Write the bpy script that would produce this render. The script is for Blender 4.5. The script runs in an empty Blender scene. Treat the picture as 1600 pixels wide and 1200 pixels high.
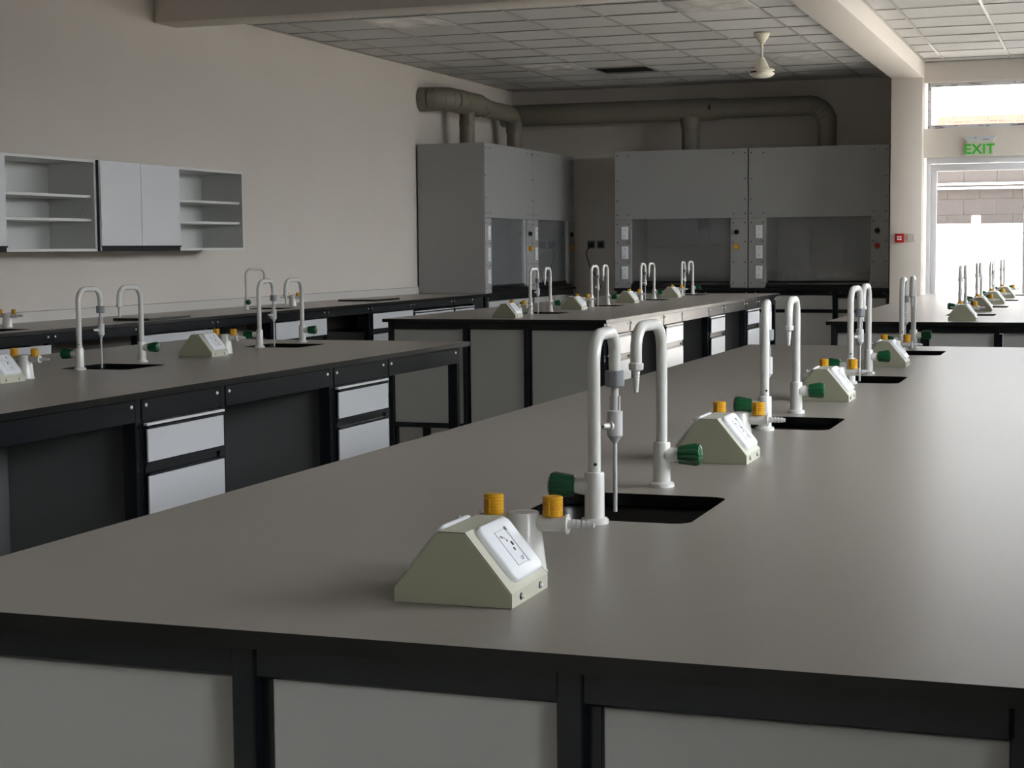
import bpy, bmesh, math, random
from mathutils import Vector, Matrix
random.seed(7)
S = bpy.context.scene
COL = S.collection
PI = math.pi

# ------------------------------------------------------------------ camera, sky, sun, exposure
cam_d = bpy.data.cameras.new('camera')
cam = bpy.data.objects.new('camera', cam_d)
COL.objects.link(cam)
S.camera = cam
F_PX, PITCH, YAW, ROLL = 2644.85, 0.0799493, 0.3378866, -0.0088349
cam_d.sensor_fit = 'HORIZONTAL'
cam_d.sensor_width = 36.0
cam_d.lens = F_PX / 1600.0 * 36.0
cam_d.clip_start = 0.05
fw = Vector((-math.sin(YAW) * math.cos(PITCH), math.cos(YAW) * math.cos(PITCH), -math.sin(PITCH)))
r0 = Vector((math.cos(YAW), math.sin(YAW), 0))
u0 = r0.cross(fw)
rt = r0 * math.cos(ROLL) + u0 * math.sin(ROLL)
up = rt.cross(fw)
cam.matrix_world = Matrix(((rt.x, up.x, -fw.x, 0), (rt.y, up.y, -fw.y, 0), (rt.z, up.z, -fw.z, 1.35), (0, 0, 0, 1)))

SKY = 8.0
SUN = 42.0
w = bpy.data.worlds.new('hazy_sky')
S.world = w
w.use_nodes = True
bg = w.node_tree.nodes['Background']
bg.inputs[0].default_value = (0.92, 0.955, 1.0, 1)
bg.inputs[1].default_value = SKY
sun_d = bpy.data.lights.new('sun', 'SUN')
sun_d.energy = SUN
sun_d.angle = math.radians(1.5)
sun_d.color = (1.0, 0.97, 0.94)
sun = bpy.data.objects.new('sun', sun_d)
COL.objects.link(sun)
sun.rotation_euler = Vector((0.10, -0.72, -0.78)).to_track_quat('-Z', 'Y').to_euler()
sun.location = (0, 0, 12)

S.view_settings.view_transform = 'Standard'
S.view_settings.look = 'None'
S.view_settings.gamma = 1.0
S.view_settings.use_curve_mapping = False
S.view_settings.exposure = 0.97
S.cycles.use_denoising = True
S.cycles.max_bounces = 10
S.cycles.diffuse_bounces = 6
S.cycles.glossy_bounces = 5
S.cycles.transparent_max_bounces = 12
S.cycles.sample_clamp_indirect = 8.0


def portal(loc, direction, sx, sy):
    d = bpy.data.lights.new('sky_portal', 'AREA')
    d.shape = 'RECTANGLE'
    d.size, d.size_y = sx, sy
    d.cycles.is_portal = True
    o = bpy.data.objects.new('sky_portal', d)
    COL.objects.link(o)
    o.location = loc
    o.rotation_euler = Vector(direction).to_track_quat('-Z', 'Z').to_euler()


# ------------------------------------------------------------------ room numbers
XL, XR, YF, YB, ZC = -6.61, 1.45, -3.0, 18.95, 3.18
XC0, XC1 = -2.08, -1.77           # column and long beam
ZB = 3.016                        # underside of the beams
YD = 17.65                        # wall with the exit door
YDO = 17.90
TOP = 0.90                        # bench height
WIN_R = [(-2.6, 1.0, 1.0, 2.6), (2.2, 6.4, 0.95, 2.6), (8.0, 10.4, 0.95, 2.5), (11.4, 17.5, 0.10, 3.05)]   # y0, y1, sill, head
for (a, b, c, d) in WIN_R:
    portal((XR + 0.1, (a + b) / 2, (c + d) / 2), (-1, 0, 0), b - a, d - c)
portal((0.725, YDO + 0.02, 1.5), (0, -1, 0), 1.15, 2.8)
portal((-0.90, YDO + 0.02, 1.5), (0, -1, 0), 1.7, 2.95)

# ------------------------------------------------------------------ materials
def srgb(c):
    return tuple(((v / 255) / 12.92 if v / 255 <= 0.04045 else ((v / 255 + 0.055) / 1.055) ** 2.4) for v in c) + (1.0,)


def mat(name, rgb, rough=0.5, metal=0.0, spec=0.5, var=0.0, scale=6.0, bump=0.0, bscale=80.0, coat=0.0):
    m = bpy.data.materials.new(name)
    m.use_nodes = True
    nt = m.node_tree
    b = nt.nodes['Principled BSDF']
    c = srgb(rgb)
    b.inputs['Base Color'].default_value = c
    b.inputs['Roughness'].default_value = rough
    b.inputs['Metallic'].default_value = metal
    b.inputs['Specular IOR Level'].default_value = spec
    if coat:
        b.inputs['Coat Weight'].default_value = coat
        b.inputs['Coat Roughness'].default_value = 0.1
    tc = nt.nodes.new('ShaderNodeTexCoord')
    if var:
        n = nt.nodes.new('ShaderNodeTexNoise')
        n.inputs['Scale'].default_value = scale
        n.inputs['Detail'].default_value = 5
        nt.links.new(tc.outputs['Object'], n.inputs['Vector'])
        mx = nt.nodes.new('ShaderNodeMix')
        mx.data_type = 'RGBA'
        mx.inputs[6].default_value = tuple(v * (1 - var) for v in c[:3]) + (1,)
        mx.inputs[7].default_value = tuple(min(1, v * (1 + var)) for v in c[:3]) + (1,)
        nt.links.new(n.outputs[0], mx.inputs[0])
        nt.links.new(mx.outputs[2], b.inputs['Base Color'])
    if bump:
        n2 = nt.nodes.new('ShaderNodeTexNoise')
        n2.inputs['Scale'].default_value = bscale
        n2.inputs['Detail'].default_value = 4
        nt.links.new(tc.outputs['Object'], n2.inputs['Vector'])
        bp = nt.nodes.new('ShaderNodeBump')
        bp.inputs['Strength'].default_value = bump
        bp.inputs['Distance'].default_value = 0.01
        nt.links.new(n2.outputs[0], bp.inputs['Height'])
        nt.links.new(bp.outputs[0], b.inputs['Normal'])
    return m


def glass_mat(name, tint, extra=0.0, rough=0.02, diffuse_mix=0.0):
    m = bpy.data.materials.new(name)
    m.use_nodes = True
    nt = m.node_tree
    nt.nodes.remove(nt.nodes['Principled BSDF'])
    out = nt.nodes['Material Output']
    tr = nt.nodes.new('ShaderNodeBsdfTransparent')
    tr.inputs[0].default_value = tint + (1,)
    gl = nt.nodes.new('ShaderNodeBsdfGlossy')
    gl.inputs['Roughness'].default_value = rough
    fr = nt.nodes.new('ShaderNodeFresnel')
    fr.inputs[0].default_value = 1.5
    ad = nt.nodes.new('ShaderNodeMath')
    ad.operation = 'ADD'
    ad.use_clamp = True
    ad.inputs[1].default_value = extra
    mx = nt.nodes.new('ShaderNodeMixShader')
    nt.links.new(fr.outputs[0], ad.inputs[0])
    nt.links.new(ad.outputs[0], mx.inputs[0])
    nt.links.new(tr.outputs[0], mx.inputs[1])
    nt.links.new(gl.outputs[0], mx.inputs[2])
    res = mx
    if diffuse_mix:
        df = nt.nodes.new('ShaderNodeBsdfDiffuse')
        df.inputs[0].default_value = (0.75, 0.76, 0.78, 1)
        res = nt.nodes.new('ShaderNodeMixShader')
        res.inputs[0].default_value = diffuse_mix
        nt.links.new(mx.outputs[0], res.inputs[1])
        nt.links.new(df.outputs[0], res.inputs[2])
    nt.links.new(res.outputs[0], out.inputs[0])
    return m


M = dict(
    wall=mat('cream_paint', (210, 202, 194), 0.75, var=0.03, scale=2.0, bump=0.05, bscale=60),
    beam=mat('cream_paint_lit', (220, 212, 204), 0.75, var=0.03, scale=2.0),  # wall cream made lighter, stronger light of the right bay put into colour
    tile=mat('ceiling_tile_face', (201, 199, 198), 0.8, var=0.03, scale=30, bump=0.12, bscale=220),
    plenum=mat('plenum', (70, 68, 64), 0.9),
    grid=mat('ceiling_grid_metal', (168, 165, 160), 0.35, metal=0.3),
    floor=mat('vinyl_floor', (184, 181, 174), 0.45, var=0.06, scale=4),
    top=mat('worktop_laminate', (150, 143, 135), 0.32, spec=0.42, var=0.02, scale=60),
    core=mat('worktop_core', (10, 10, 10), 0.25),
    frame=mat('anthracite_steel', (18, 22, 27), 0.2, spec=0.5),
    panel=mat('grey_panel', (180, 180, 176), 0.4, var=0.012, scale=5),
    carcass=mat('dark_carcass', (110, 111, 111), 0.4),
    drawer=mat('drawer_front', (200, 201, 204), 0.2, var=0.01, scale=5),
    alu=mat('aluminium_strip', (214, 215, 217), 0.4, metal=0.1),
    black=mat('black_resin', (11, 11, 11), 0.35),
    steel=mat('bright_steel', (222, 222, 222), 0.4, metal=0.6),
    tap=mat('white_epoxy', (222, 221, 216), 0.24, coat=0.3),
    tapgrey=mat('grey_plastic', (135, 138, 142), 0.4),
    clear=mat('pale_plastic', (205, 205, 205), 0.3),
    pale=mat('pale_outline', (188, 190, 196), 0.4),
    chip=mat('chipboard', (104, 82, 58), 0.8),
    green=mat('green_knob', (8, 78, 42), 0.25, coat=0.3),
    yellow=mat('yellow_knob', (214, 158, 24), 0.35),
    ped=mat('olive_grey_metal', (160, 160, 138), 0.42, var=0.02, scale=25),
    pedlip=mat('beige_metal', (196, 195, 178), 0.4),
    matt=mat('matt_anthracite', (27, 29, 33), 0.6, spec=0.2),
    white=mat('white_plastic', (238, 240, 244), 0.28),
    dark=mat('dark_plastic', (18, 18, 19), 0.45),
    grey=mat('soft_grey_print', (120, 122, 126), 0.5),
    hood=mat('hood_grey', (156, 156, 155), 0.42, var=0.012, scale=4),
    hoodin=mat('hood_liner', (205, 207, 208), 0.4),
    duct=mat('duct_pvc', (118, 113, 101), 0.5, var=0.04, scale=6),
    upst=mat('upstand_board', (200, 196, 190), 0.4),
    cab=mat('cabinet_board', (214, 215, 213), 0.4),
    cabdoor=mat('cabinet_door_grey', (206, 208, 212), 0.36, var=0.012, scale=8),
    fan=mat('fan_enamel', (232, 226, 208), 0.3),
    red=mat('red_plastic', (176, 24, 22), 0.4),
    exitgreen=mat('exit_green', (70, 190, 55), 0.4),
    exitpanel=mat('exit_clear', (205, 208, 192), 0.3),
    upvc=mat('white_upvc', (222, 222, 226), 0.35, var=0.02, scale=9),
    film=mat('crumpled_film', (244, 241, 236), 0.15),
    block=mat('concrete_block', (76, 71, 67), 0.9, var=0.12, scale=8, bump=0.4, bscale=40),
    brick=mat('pink_brick', (118, 78, 66), 0.9, var=0.25, scale=6),
    mortar=mat('mortar', (140, 132, 126), 0.95),
    render=mat('white_render', (238, 236, 230), 0.9),
    dimground=mat('low_bounce_ground', (84, 82, 70), 0.95, var=0.15, scale=1.2),
    ground=mat('pale_concrete', (205, 200, 190), 0.9, var=0.05, scale=1.5),
    glass=glass_mat('window_glass', (0.96, 0.97, 0.97)),
    doorglass=glass_mat('tinted_door_glass', (0.8, 0.8, 0.81)),
    sash=glass_mat('sash_glass', (0.95, 0.96, 0.96), extra=0.03, diffuse_mix=0.07),  # small pale diffuse share mixed over the clear pane
    brass=mat('amber_knob', (214, 150, 40), 0.35),
)

# ------------------------------------------------------------------ mesh helpers
def new():
    return bmesh.new()


def box(bm, x0, x1, y0, y1, z0, z1, bev=0.0, mi=0, seg=2):
    r = bmesh.ops.create_cube(bm, size=1.0)
    vs = r['verts']
    for v in vs:
        v.co = Vector(((x0 + x1) / 2 + v.co.x * (x1 - x0), (y0 + y1) / 2 + v.co.y * (y1 - y0), (z0 + z1) / 2 + v.co.z * (z1 - z0)))
    fs = set(f for v in vs for f in v.link_faces)
    for f in fs:
        f.material_index = mi
    if bev > 0:
        es = list(set(e for v in vs for e in v.link_edges))
        res = bmesh.ops.bevel(bm, geom=es, offset=bev, segments=seg, affect='EDGES', profile=0.5)
        for f in res['faces']:
            f.material_index = mi


def rings(bm, frames, n=16, mi=0, cap0=True, cap1=True, prof=None):
    """frames: list of (centre, axis_u, axis_v, ru, rv)"""
    loops = []
    for (c, u, v, ru, rv) in frames:
        lp = []
        for i in range(n):
            a = 2 * PI * i / n
            k = prof(a) if prof else 1.0
            lp.append(bm.verts.new(c + u * (math.cos(a) * ru * k) + v * (math.sin(a) * rv * k)))
        loops.append(lp)
    for a, b in zip(loops, loops[1:]):
        for i in range(n):
            f = bm.faces.new((a[i], a[(i + 1) % n], b[(i + 1) % n], b[i]))
            f.material_index = mi
    if cap0:
        f = bm.faces.new(list(reversed(loops[0])))
        f.material_index = mi
    if cap1:
        f = bm.faces.new(loops[-1])
        f.material_index = mi


def basis(d):
    d = Vector(d).normalized()
    a = Vector((0, 0, 1)) if abs(d.z) < 0.9 else Vector((1, 0, 0))
    u = a.cross(d).normalized()
    v = d.cross(u).normalized()
    return u, v


def turned(bm, p, d, prof, n=18, mi=0, rad=None):
    """lathe: prof = [(distance along d, radius)...]"""
    p = Vector(p)
    d = Vector(d).normalized()
    u, v = basis(d)
    rings(bm, [(p + d * t, u, v, r, r) for t, r in prof], n, mi, prof=rad)


def cyl(bm, p0, p1, r0, r1=None, n=16, mi=0):
    p0, p1 = Vector(p0), Vector(p1)
    turned(bm, p0, p1 - p0, [(0, r0), ((p1 - p0).length, r0 if r1 is None else r1)], n, mi)


def tube(bm, pts, r, n=14, mi=0, caps=True):
    pts = [Vector(p) for p in pts]
    rs = r if isinstance(r, (list, tuple)) else [r] * len(pts)
    d = (pts[1] - pts[0]).normalized()
    u, v = basis(d)
    fr = []
    for i, p in enumerate(pts):
        if i == 0:
            t = d
        elif i == len(pts) - 1:
            t = (pts[i] - pts[i - 1]).normalized()
        else:
            t = ((pts[i] - pts[i - 1]).normalized() + (pts[i + 1] - pts[i]).normalized()).normalized()
        u = (u - t * u.dot(t)).normalized()
        v = t.cross(u)
        k = 1.0
        if 0 < i < len(pts) - 1:
            c = max(-1, min(1, (pts[i] - pts[i - 1]).normalized().dot((pts[i + 1] - pts[i]).normalized())))
            k = 1.0 / max(0.6, math.cos(math.acos(c) / 2)) if False else 1.0
        fr.append((p, u.copy(), v.copy(), rs[i] * k, rs[i] * k))
    rings(bm, fr, n, mi, caps, caps)


def arc(c, a, b, r, t0, t1, n):
    """points on an arc about c in the plane of unit vectors a, b"""
    c, a, b = Vector(c), Vector(a), Vector(b)
    return [c + a * (r * math.cos(t0 + (t1 - t0) * i / n)) + b * (r * math.sin(t0 + (t1 - t0) * i / n)) for i in range(n + 1)]


def prism(bm, pts, y0, y1, mi=0):
    """profile in xz extruded along y"""
    a = [bm.verts.new((x, y0, z)) for x, z in pts]
    b = [bm.verts.new((x, y1, z)) for x, z in pts]
    n = len(pts)
    for i in range(n):
        f = bm.faces.new((a[i], a[(i + 1) % n], b[(i + 1) % n], b[i]))
        f.material_index = mi
    bm.faces.new(list(reversed(a))).material_index = mi
    bm.faces.new(b).material_index = mi


def rrect(w_, h_, r, n=5):
    out = []
    for cx, cy, t in ((w_ / 2 - r, h_ / 2 - r, 0), (-w_ / 2 + r, h_ / 2 - r, PI / 2), (-w_ / 2 + r, -h_ / 2 + r, PI), (w_ / 2 - r, -h_ / 2 + r, 1.5 * PI)):
        for i in range(n + 1):
            a = t + PI / 2 * i / n
            out.append((cx + r * math.cos(a), cy + r * math.sin(a)))
    return out


def slab(bm, mtx, w_, h_, t, r, mi=0, round_=0.0):
    """rounded plate of thickness t standing on mtx's xy plane"""
    lay = [(0, 0)]
    if round_:
        lay += [(t - round_, 0), (t - round_ * 0.35, round_ * 0.45), (t, round_)]
    else:
        lay += [(t, 0)]
    loops = []
    for z, ins in lay:
        loops.append([bm.verts.new(mtx @ Vector((x, y, z))) for x, y in rrect(w_ - 2 * ins, h_ - 2 * ins, max(0.0005, r - ins))])
    n = len(loops[0])
    for a, b in zip(loops, loops[1:]):
        for i in range(n):
            bm.faces.new((a[i], a[(i + 1) % n], b[(i + 1) % n], b[i])).material_index = mi
    bm.faces.new(list(reversed(loops[0]))).material_index = mi
    bm.faces.new(loops[-1]).material_index = mi


def mesh(bm, name, mats, sharp=35):
    bmesh.ops.recalc_face_normals(bm, faces=bm.faces[:])
    me = bpy.data.meshes.new(name)
    bm.to_mesh(me)
    bm.free()
    for m in (mats if isinstance(mats, (list, tuple)) else [mats]):
        me.materials.append(M[m])
    me.polygons.foreach_set('use_smooth', [True] * len(me.polygons))
    me.set_sharp_from_angle(angle=math.radians(sharp))
    return me


def put(name, me, parent=None, loc=(0, 0, 0), rot=(0, 0, 0)):
    o = bpy.data.objects.new(name, me)
    COL.objects.link(o)
    o.location = loc
    o.rotation_euler = rot
    if parent:
        o.parent = parent
    return o


def obj(name, bm, mats, parent=None, loc=(0, 0, 0), rot=(0, 0, 0), sharp=35):
    return put(name, mesh(bm, name, mats, sharp), parent, loc, rot)


def thing(name, label, cat, loc=(0, 0, 0), rz=0.0, group=None):
    o = bpy.data.objects.new(name, None)
    COL.objects.link(o)
    o.empty_display_size = 0.1
    o.location = loc
    o.rotation_euler = (0, 0, rz)
    return tag(o, label, cat, group)


def tag(o, label, cat, group=None):
    o['label'] = label
    o['category'] = cat
    if group:
        o['group'] = group
    return o


def struct(name, bm, mats, parent=None, label=None):
    o = obj(name, bm, mats, parent)
    if not parent:
        o['kind'] = 'structure'
    if label:
        o['label'] = label
    return o


def sempty(name, label=None, loc=(0, 0, 0)):
    o = bpy.data.objects.new(name, None)
    COL.objects.link(o)
    o.location = loc
    o['kind'] = 'structure'
    if label:
        o['label'] = label
    return o


def dup(root, loc, rz, label, group=None):
    r = root.copy()
    COL.objects.link(r)
    r.location = loc
    r.rotation_euler = (0, 0, rz)
    r['label'] = label
    if group:
        r['group'] = group
    for ch in list(root.children):
        c = ch.copy()
        COL.objects.link(c)
        c.parent = r
        for g in list(ch.children):
            d = g.copy()
            COL.objects.link(d)
            d.parent = c
    return r


def B(*a, **k):
    bm = new()
    box(bm, *a, **k)
    return bm


# ------------------------------------------------------------------ room shell
struct('floor', B(XL - 0.3, XR + 0.3, YF - 0.3, YB + 0.3, -0.1, 0.0), 'floor')
struct('wall_left', B(XL - 0.25, XL, YF, YB + 0.25, 0.0, 3.6), 'wall')
bm = new()
box(bm, XL - 0.25, XC1 - 0.02, YB, YB + 0.25, 0.0, 3.6)
struct('wall_back', bm, 'wall')
struct('wall_front', B(XL - 0.25, XR + 0.25, YF - 0.25, YF, 0.0, 3.6), 'wall')
# right wall with its row of windows
bm = new()
ys = [YF] + [v for ab in WIN_R for v in ab[:2]] + [YDO + 0.3]
for a, b in zip(ys[0::2], ys[1::2]):
    box(bm, XR, XR + 0.25, a, b, 0.0, 3.6)
for (a, b, c, d) in WIN_R:
    box(bm, XR, XR + 0.25, a, b, 0.0, c)
    box(bm, XR, XR + 0.25, a, b, d, 3.6)
struct('wall_right', bm, 'wall')
for i, (a, b, WZ0, WZ1) in enumerate(WIN_R):
    wn = sempty('window_%d' % (i + 2), 'white framed window in the wall beside the aisle', (XR + 0.12, a, WZ0))
    L, H = b - a, WZ1 - WZ0
    bm = new()
    for (y0, y1, z0, z1) in ((0, L, 0, 0.06), (0, L, H - 0.06, H), (0, 0.06, 0.06, H - 0.06), (L - 0.06, L, 0.06, H - 0.06)) + tuple((L * k / 3 - 0.03, L * k / 3 + 0.03, 0.06, H - 0.06) for k in (1, 2)):
        box(bm, -0.03, 0.03, y0, y1, z0, z1)
    obj('window_frame', bm, 'upvc', wn)
    for k in range(3):
        obj('window_pane', B(-0.004, 0.004, L * k / 3 + 0.03, L * (k + 1) / 3 - 0.03, 0.06, H - 0.06), 'glass', wn)

# door wall: lintel band, spandrel, side piece
DX0, DX1 = -1.745, -0.02
bm = new()
box(bm, XC1 - 0.02, XR, YD, YDO, 2.975, 3.6)
box(bm, XC1 - 0.02, 0.15, YD, YDO, 2.225, 2.515)
box(bm, 1.30, XR, YD, YDO, 2.225, 2.515)
box(bm, DX1, 0.15, YD, YDO, 0.0, 2.225)
box(bm, DX1, 0.15, YD, YDO, 2.515, 2.975)
box(bm, 1.30, XR, YD, YDO, 0.0, 2.225)
box(bm, 1.30, XR, YD, YDO, 2.515, 2.975)
box(bm, 0.15, 1.30, YD, YDO, 0.0, 0.10)
struct('wall_exit', bm, 'beam', label='cream wall around the exit door')
# transom window above the door
wn = sempty('window_1', 'wide transom window with spotted white frame above the exit door', (0, 0, 0))
bm = new()
X0, X1, Z0, Z1 = DX0, DX1, 2.515, 2.975
for (a, b, c, d) in ((X0, X1, Z0, Z0 + 0.04), (X0, X1, Z1 - 0.04, Z1), (X0, X0 + 0.04, Z0 + 0.04, Z1 - 0.04), (X1 - 0.04, X1, Z0 + 0.04, Z1 - 0.04)):
    box(bm, a, b, YD + 0.08, YD + 0.14, c, d, 0.004)
obj('window_frame', bm, 'upvc', wn)
bm = new()
random.seed(3)
for k in range(26):     # fixing marks and dabs of dirt left on the frame
    s = random.uniform(0.006, 0.02)
    if k < 10:
        x, z, dx, dz = random.uniform(X0 + 0.05, -0.7), Z0 + random.uniform(0.01, 0.03), s * random.uniform(1, 3), 0.004
    elif k < 18:
        x, z, dx, dz = random.uniform(X0 + 0.05, -0.7), Z1 - random.uniform(0.01, 0.03), s * random.uniform(1, 3), 0.004
    else:
        x, z, dx, dz = X0 + random.uniform(0.01, 0.03), random.uniform(Z0, Z1), 0.003, s
    box(bm, x - dx, x + dx, YD + 0.0785, YD + 0.081, z - dz, z + dz)
o = obj('dirt_mark', bm, 'grey', wn)
o['kind'] = 'stuff'
obj('window_pane', B(X0 + 0.04, X1 - 0.04, YD + 0.105, YD + 0.113, Z0 + 0.04, Z1 - 0.04), 'glass', wn)
wn = sempty('window_6', 'added tall white framed window beside the exit door, out of view, for more light', (0.15, YD + 0.12, 0.10))  # added unseen opening, brings more light to the exit end
bm = new()
for (a, b, c, d) in ((0, 1.15, 0, 0.06), (0, 1.15, 2.815, 2.875), (0, 0.06, 0.06, 2.815), (1.09, 1.15, 0.06, 2.815), (0.06, 1.09, 2.05, 2.11)):
    box(bm, a, b, -0.03, 0.03, c, d)
obj('window_frame', bm, 'upvc', wn)
for (c, d) in ((0.06, 2.05), (2.11, 2.815)):
    obj('window_pane', B(0.06, 1.09, -0.004, 0.004, c, d), 'glass', wn)
# exit door: frame, two glazed leaves
dr = sempty('door_1', 'white framed glazed exit door under the green exit sign', (0, 0, 0))
bm = new()
box(bm, DX0, DX1, YD + 0.04, YD + 0.13, 2.165, 2.225, 0.004)
box(bm, DX0, DX0 + 0.045, YD + 0.04, YD + 0.13, 0.0, 2.165, 0.004)
box(bm, DX1 - 0.045, DX1, YD + 0.04, YD + 0.13, 0.0, 2.165, 0.004)
obj('door_frame', bm, 'upvc', dr)
for (a, b) in ((DX0 + 0.047, -0.745), (-0.735, DX1 - 0.047)):
    bm = new()
    y0, y1 = YD + 0.06, YD + 0.115
    box(bm, a, b, y0, y1, 2.09, 2.16, 0.005)
    box(bm, a, b, y0, y1, 0.01, 0.12, 0.005)
    box(bm, a, a + 0.055, y0, y1, 0.12, 2.09, 0.005)
    box(bm, b - 0.055, b, y0, y1, 0.12, 2.09, 0.005)
    lf = obj('door_leaf', bm, 'upvc', dr)
    obj('door_pane', B(a + 0.05, b - 0.05, YD + 0.083, YD + 0.091, 0.115, 2.095), 'doorglass', lf)
bm = new()
tube(bm, [(-0.70, YD + 0.06, 1.05), (-0.70, YD + 0.02, 1.05), (-0.58, YD + 0.02, 1.05)], 0.009, 10)
obj('door_handle', bm, 'steel', dr)

# column and beams
struct('trim_1', B(XC0, XC1, 17.50, YB, 0.0, ZB, 0.006), 'beam', label='cream square column beside the exit door')
struct('trim_2', B(XC0, XC1, YF, YB, ZB, 3.5, 0.006), 'beam', label='cream beam running along the ceiling to the column')
bm = new()
box(bm, XL, XC0 - 0.001, 10.98, 11.30, ZB, 3.5, 0.006)
struct('trim_3', bm, 'beam', label='cream beam crossing the ceiling above the benches')

# ceiling: slab, grid and lay-in tiles
bm = new()
box(bm, XL - 0.25, XC1, YF - 0.25, YB + 0.25, 3.35, 3.6)
box(bm, XC1, XR + 0.25, YF - 0.25, YDO, 3.35, 3.6)
ceil = struct('ceiling', bm, 'plenum', label='suspended ceiling of square tiles in a metal grid')
PX, PY = 0.6225, 0.6175
gx = [-5.68 + PX * k for k in range(6)]
cols_l = [XL] + [-5.68 - PX] + gx + [XC0]
rows_l = [11.30] + [12.50 + PY * (k - 1) for k in range(12)] + [YB]
cols_r = [XC1] + [-1.57 + 0.63 * k for k in range(7)] + [XR]
rows_r = [11.30] + [11.77 + 0.62 * k for k in range(10)] + [YD]
SPECIAL = {(2, 2): 'light', (6, 2): 'light', (2, 8): 'light', (6, 8): 'light', (3, 9): 'vent'}
tile_cache = {}
G = 0.011


def lay_tiles(cols, rows, special):
    for i in range(len(cols) - 1):
        for j in range(len(rows) - 1):
            if (i, j) in special:
                continue
            sx, sy = cols[i + 1] - cols[i], rows[j + 1] - rows[j]
            if sx < 0.04 or sy < 0.04:
                continue
            key = (round(sx, 3), round(sy, 3))
            if key not in tile_cache:
                bm = new()
                box(bm, -sx / 2 + 0.002, sx / 2 - 0.002, -sy / 2 + 0.002, sy / 2 - 0.002, 0, 0.014)
                tile_cache[key] = mesh(bm, 'ceiling_tile', 'tile')
            o = put('ceiling_tile', tile_cache[key], ceil, ((cols[i] + cols[i + 1]) / 2, (rows[j] + rows[j + 1]) / 2, ZC + 0.004 + random.uniform(-0.001, 0.003)),
                    (random.uniform(-0.004, 0.004), random.uniform(-0.004, 0.004), 0))


lay_tiles(cols_l, rows_l, SPECIAL)
lay_tiles(cols_r, rows_r, {})
for cols, rows in ((cols_l, rows_l), (cols_r, rows_r)):
    for x in cols[1:-1]:
        obj('grid_runner', B(x - G, x + G, rows[0], rows[-1], ZC - 0.003, ZC + 0.003), 'grid', ceil)
    for y in rows[1:-1]:
        obj('grid_runner', B(cols[0], cols[-1], y - G * 0.7, y + G * 0.7, ZC - 0.002, ZC + 0.003), 'grid', ceil)
    bm = new()
    box(bm, cols[0], cols[0] + 0.02, rows[0], rows[-1], ZC - 0.004, ZC + 0.002)
    box(bm, cols[-1] - 0.02, cols[-1], rows[0], rows[-1], ZC - 0.004, ZC + 0.002)
    box(bm, cols[0], cols[-1], rows[0], rows[0] + 0.02, ZC - 0.004, ZC + 0.002)
    box(bm, cols[0], cols[-1], rows[-1] - 0.02, rows[-1], ZC - 0.004, ZC + 0.002)
    obj('edge_angle', bm, 'grid', ceil)
# plain ceiling ahead of the cross beam
obj('ceiling_board', B(XL, XC0, YF, 10.98, ZC, ZC + 0.015), 'tile', ceil)
obj('ceiling_board', B(XC1, XR, YF, 11.30, ZC, ZC + 0.015), 'tile', ceil)

# recessed lights still wrapped in crumpled film
lab = {(2, 2): 'recessed ceiling light in crumpled film beside the cross beam, over the wall cabinets',
       (6, 2): 'recessed ceiling light in crumpled film beside the cross beam and the long beam',
       (2, 8): 'recessed ceiling light in dull film near the wall-hung fume cupboard duct',
       (6, 8): 'recessed ceiling light in dull film just behind the ceiling fan'}
for (i, j), text in lab.items():
    cx, cy = (cols_l[i] + cols_l[i + 1]) / 2, (rows_l[j] + rows_l[j + 1]) / 2
    t = thing('ceiling_light', text, 'ceiling light', (cx, cy, ZC), 0, 'recessed ceiling lights')
    bm = new()
    h = 0.30
    for a in (-1, 1):
        box(bm, a * h - 0.012, a * h + 0.012, -h, h, -0.004, 0.02)
        box(bm, -h, h, a * h - 0.012, a * h + 0.012, -0.004, 0.02)
    obj('light_frame', bm, 'white', t)
    bm = new()
    n = 26
    vs = [[None] * (n + 1) for _ in range(n + 1)]
    rnd = random.Random(i * 31 + j)
    for a in range(n + 1):
        for b in range(n + 1):
            u, v = a / n - 0.5, b / n - 0.5
            e = min(1.0, 6 * min(0.5 - abs(u), 0.5 - abs(v)))
            z = -0.006 - e * (0.012 + 0.010 * math.sin(9 * u + 5 * v + i) * math.sin(7 * v - 4 * u) + rnd.uniform(-0.0025, 0.0025))
            vs[a][b] = bm.verts.new((u * 0.61, v * 0.61, z))
    for a in range(n):
        for b in range(n):
            bm.faces.new((vs[a][b], vs[a + 1][b], vs[a + 1][b + 1], vs[a][b + 1]))
    obj('plastic_film', bm, 'film', t, sharp=20)
# air vent
i, j = 3, 9
t = thing('air_vent', 'dark square louvred air vent in the ceiling', 'air vent', ((cols_l[i] + cols_l[i + 1]) / 2, (rows_l[j] + rows_l[j + 1]) / 2, ZC))
bm = new()
h = 0.305
for a in (-1, 1):
    box(bm, a * h - 0.012, a * h + 0.012, -h, h, -0.006, 0.02)
    box(bm, -h, h, a * h - 0.012, a * h + 0.012, -0.006, 0.02)
obj('vent_frame', bm, 'grid', t)
obj('vent_box', B(-h + 0.012, h - 0.012, -h + 0.012, h - 0.012, 0.06, 0.08), 'black', t)
for k in range(9):
    y = -0.25 + k * 0.0625
    bm = new()
    box(bm, -0.292, 0.292, -0.002, 0.002, -0.025, 0.025)
    obj('louvre', bm, 'dark', t, (0, y, 0.028), (0.7, 0, 0))
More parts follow.
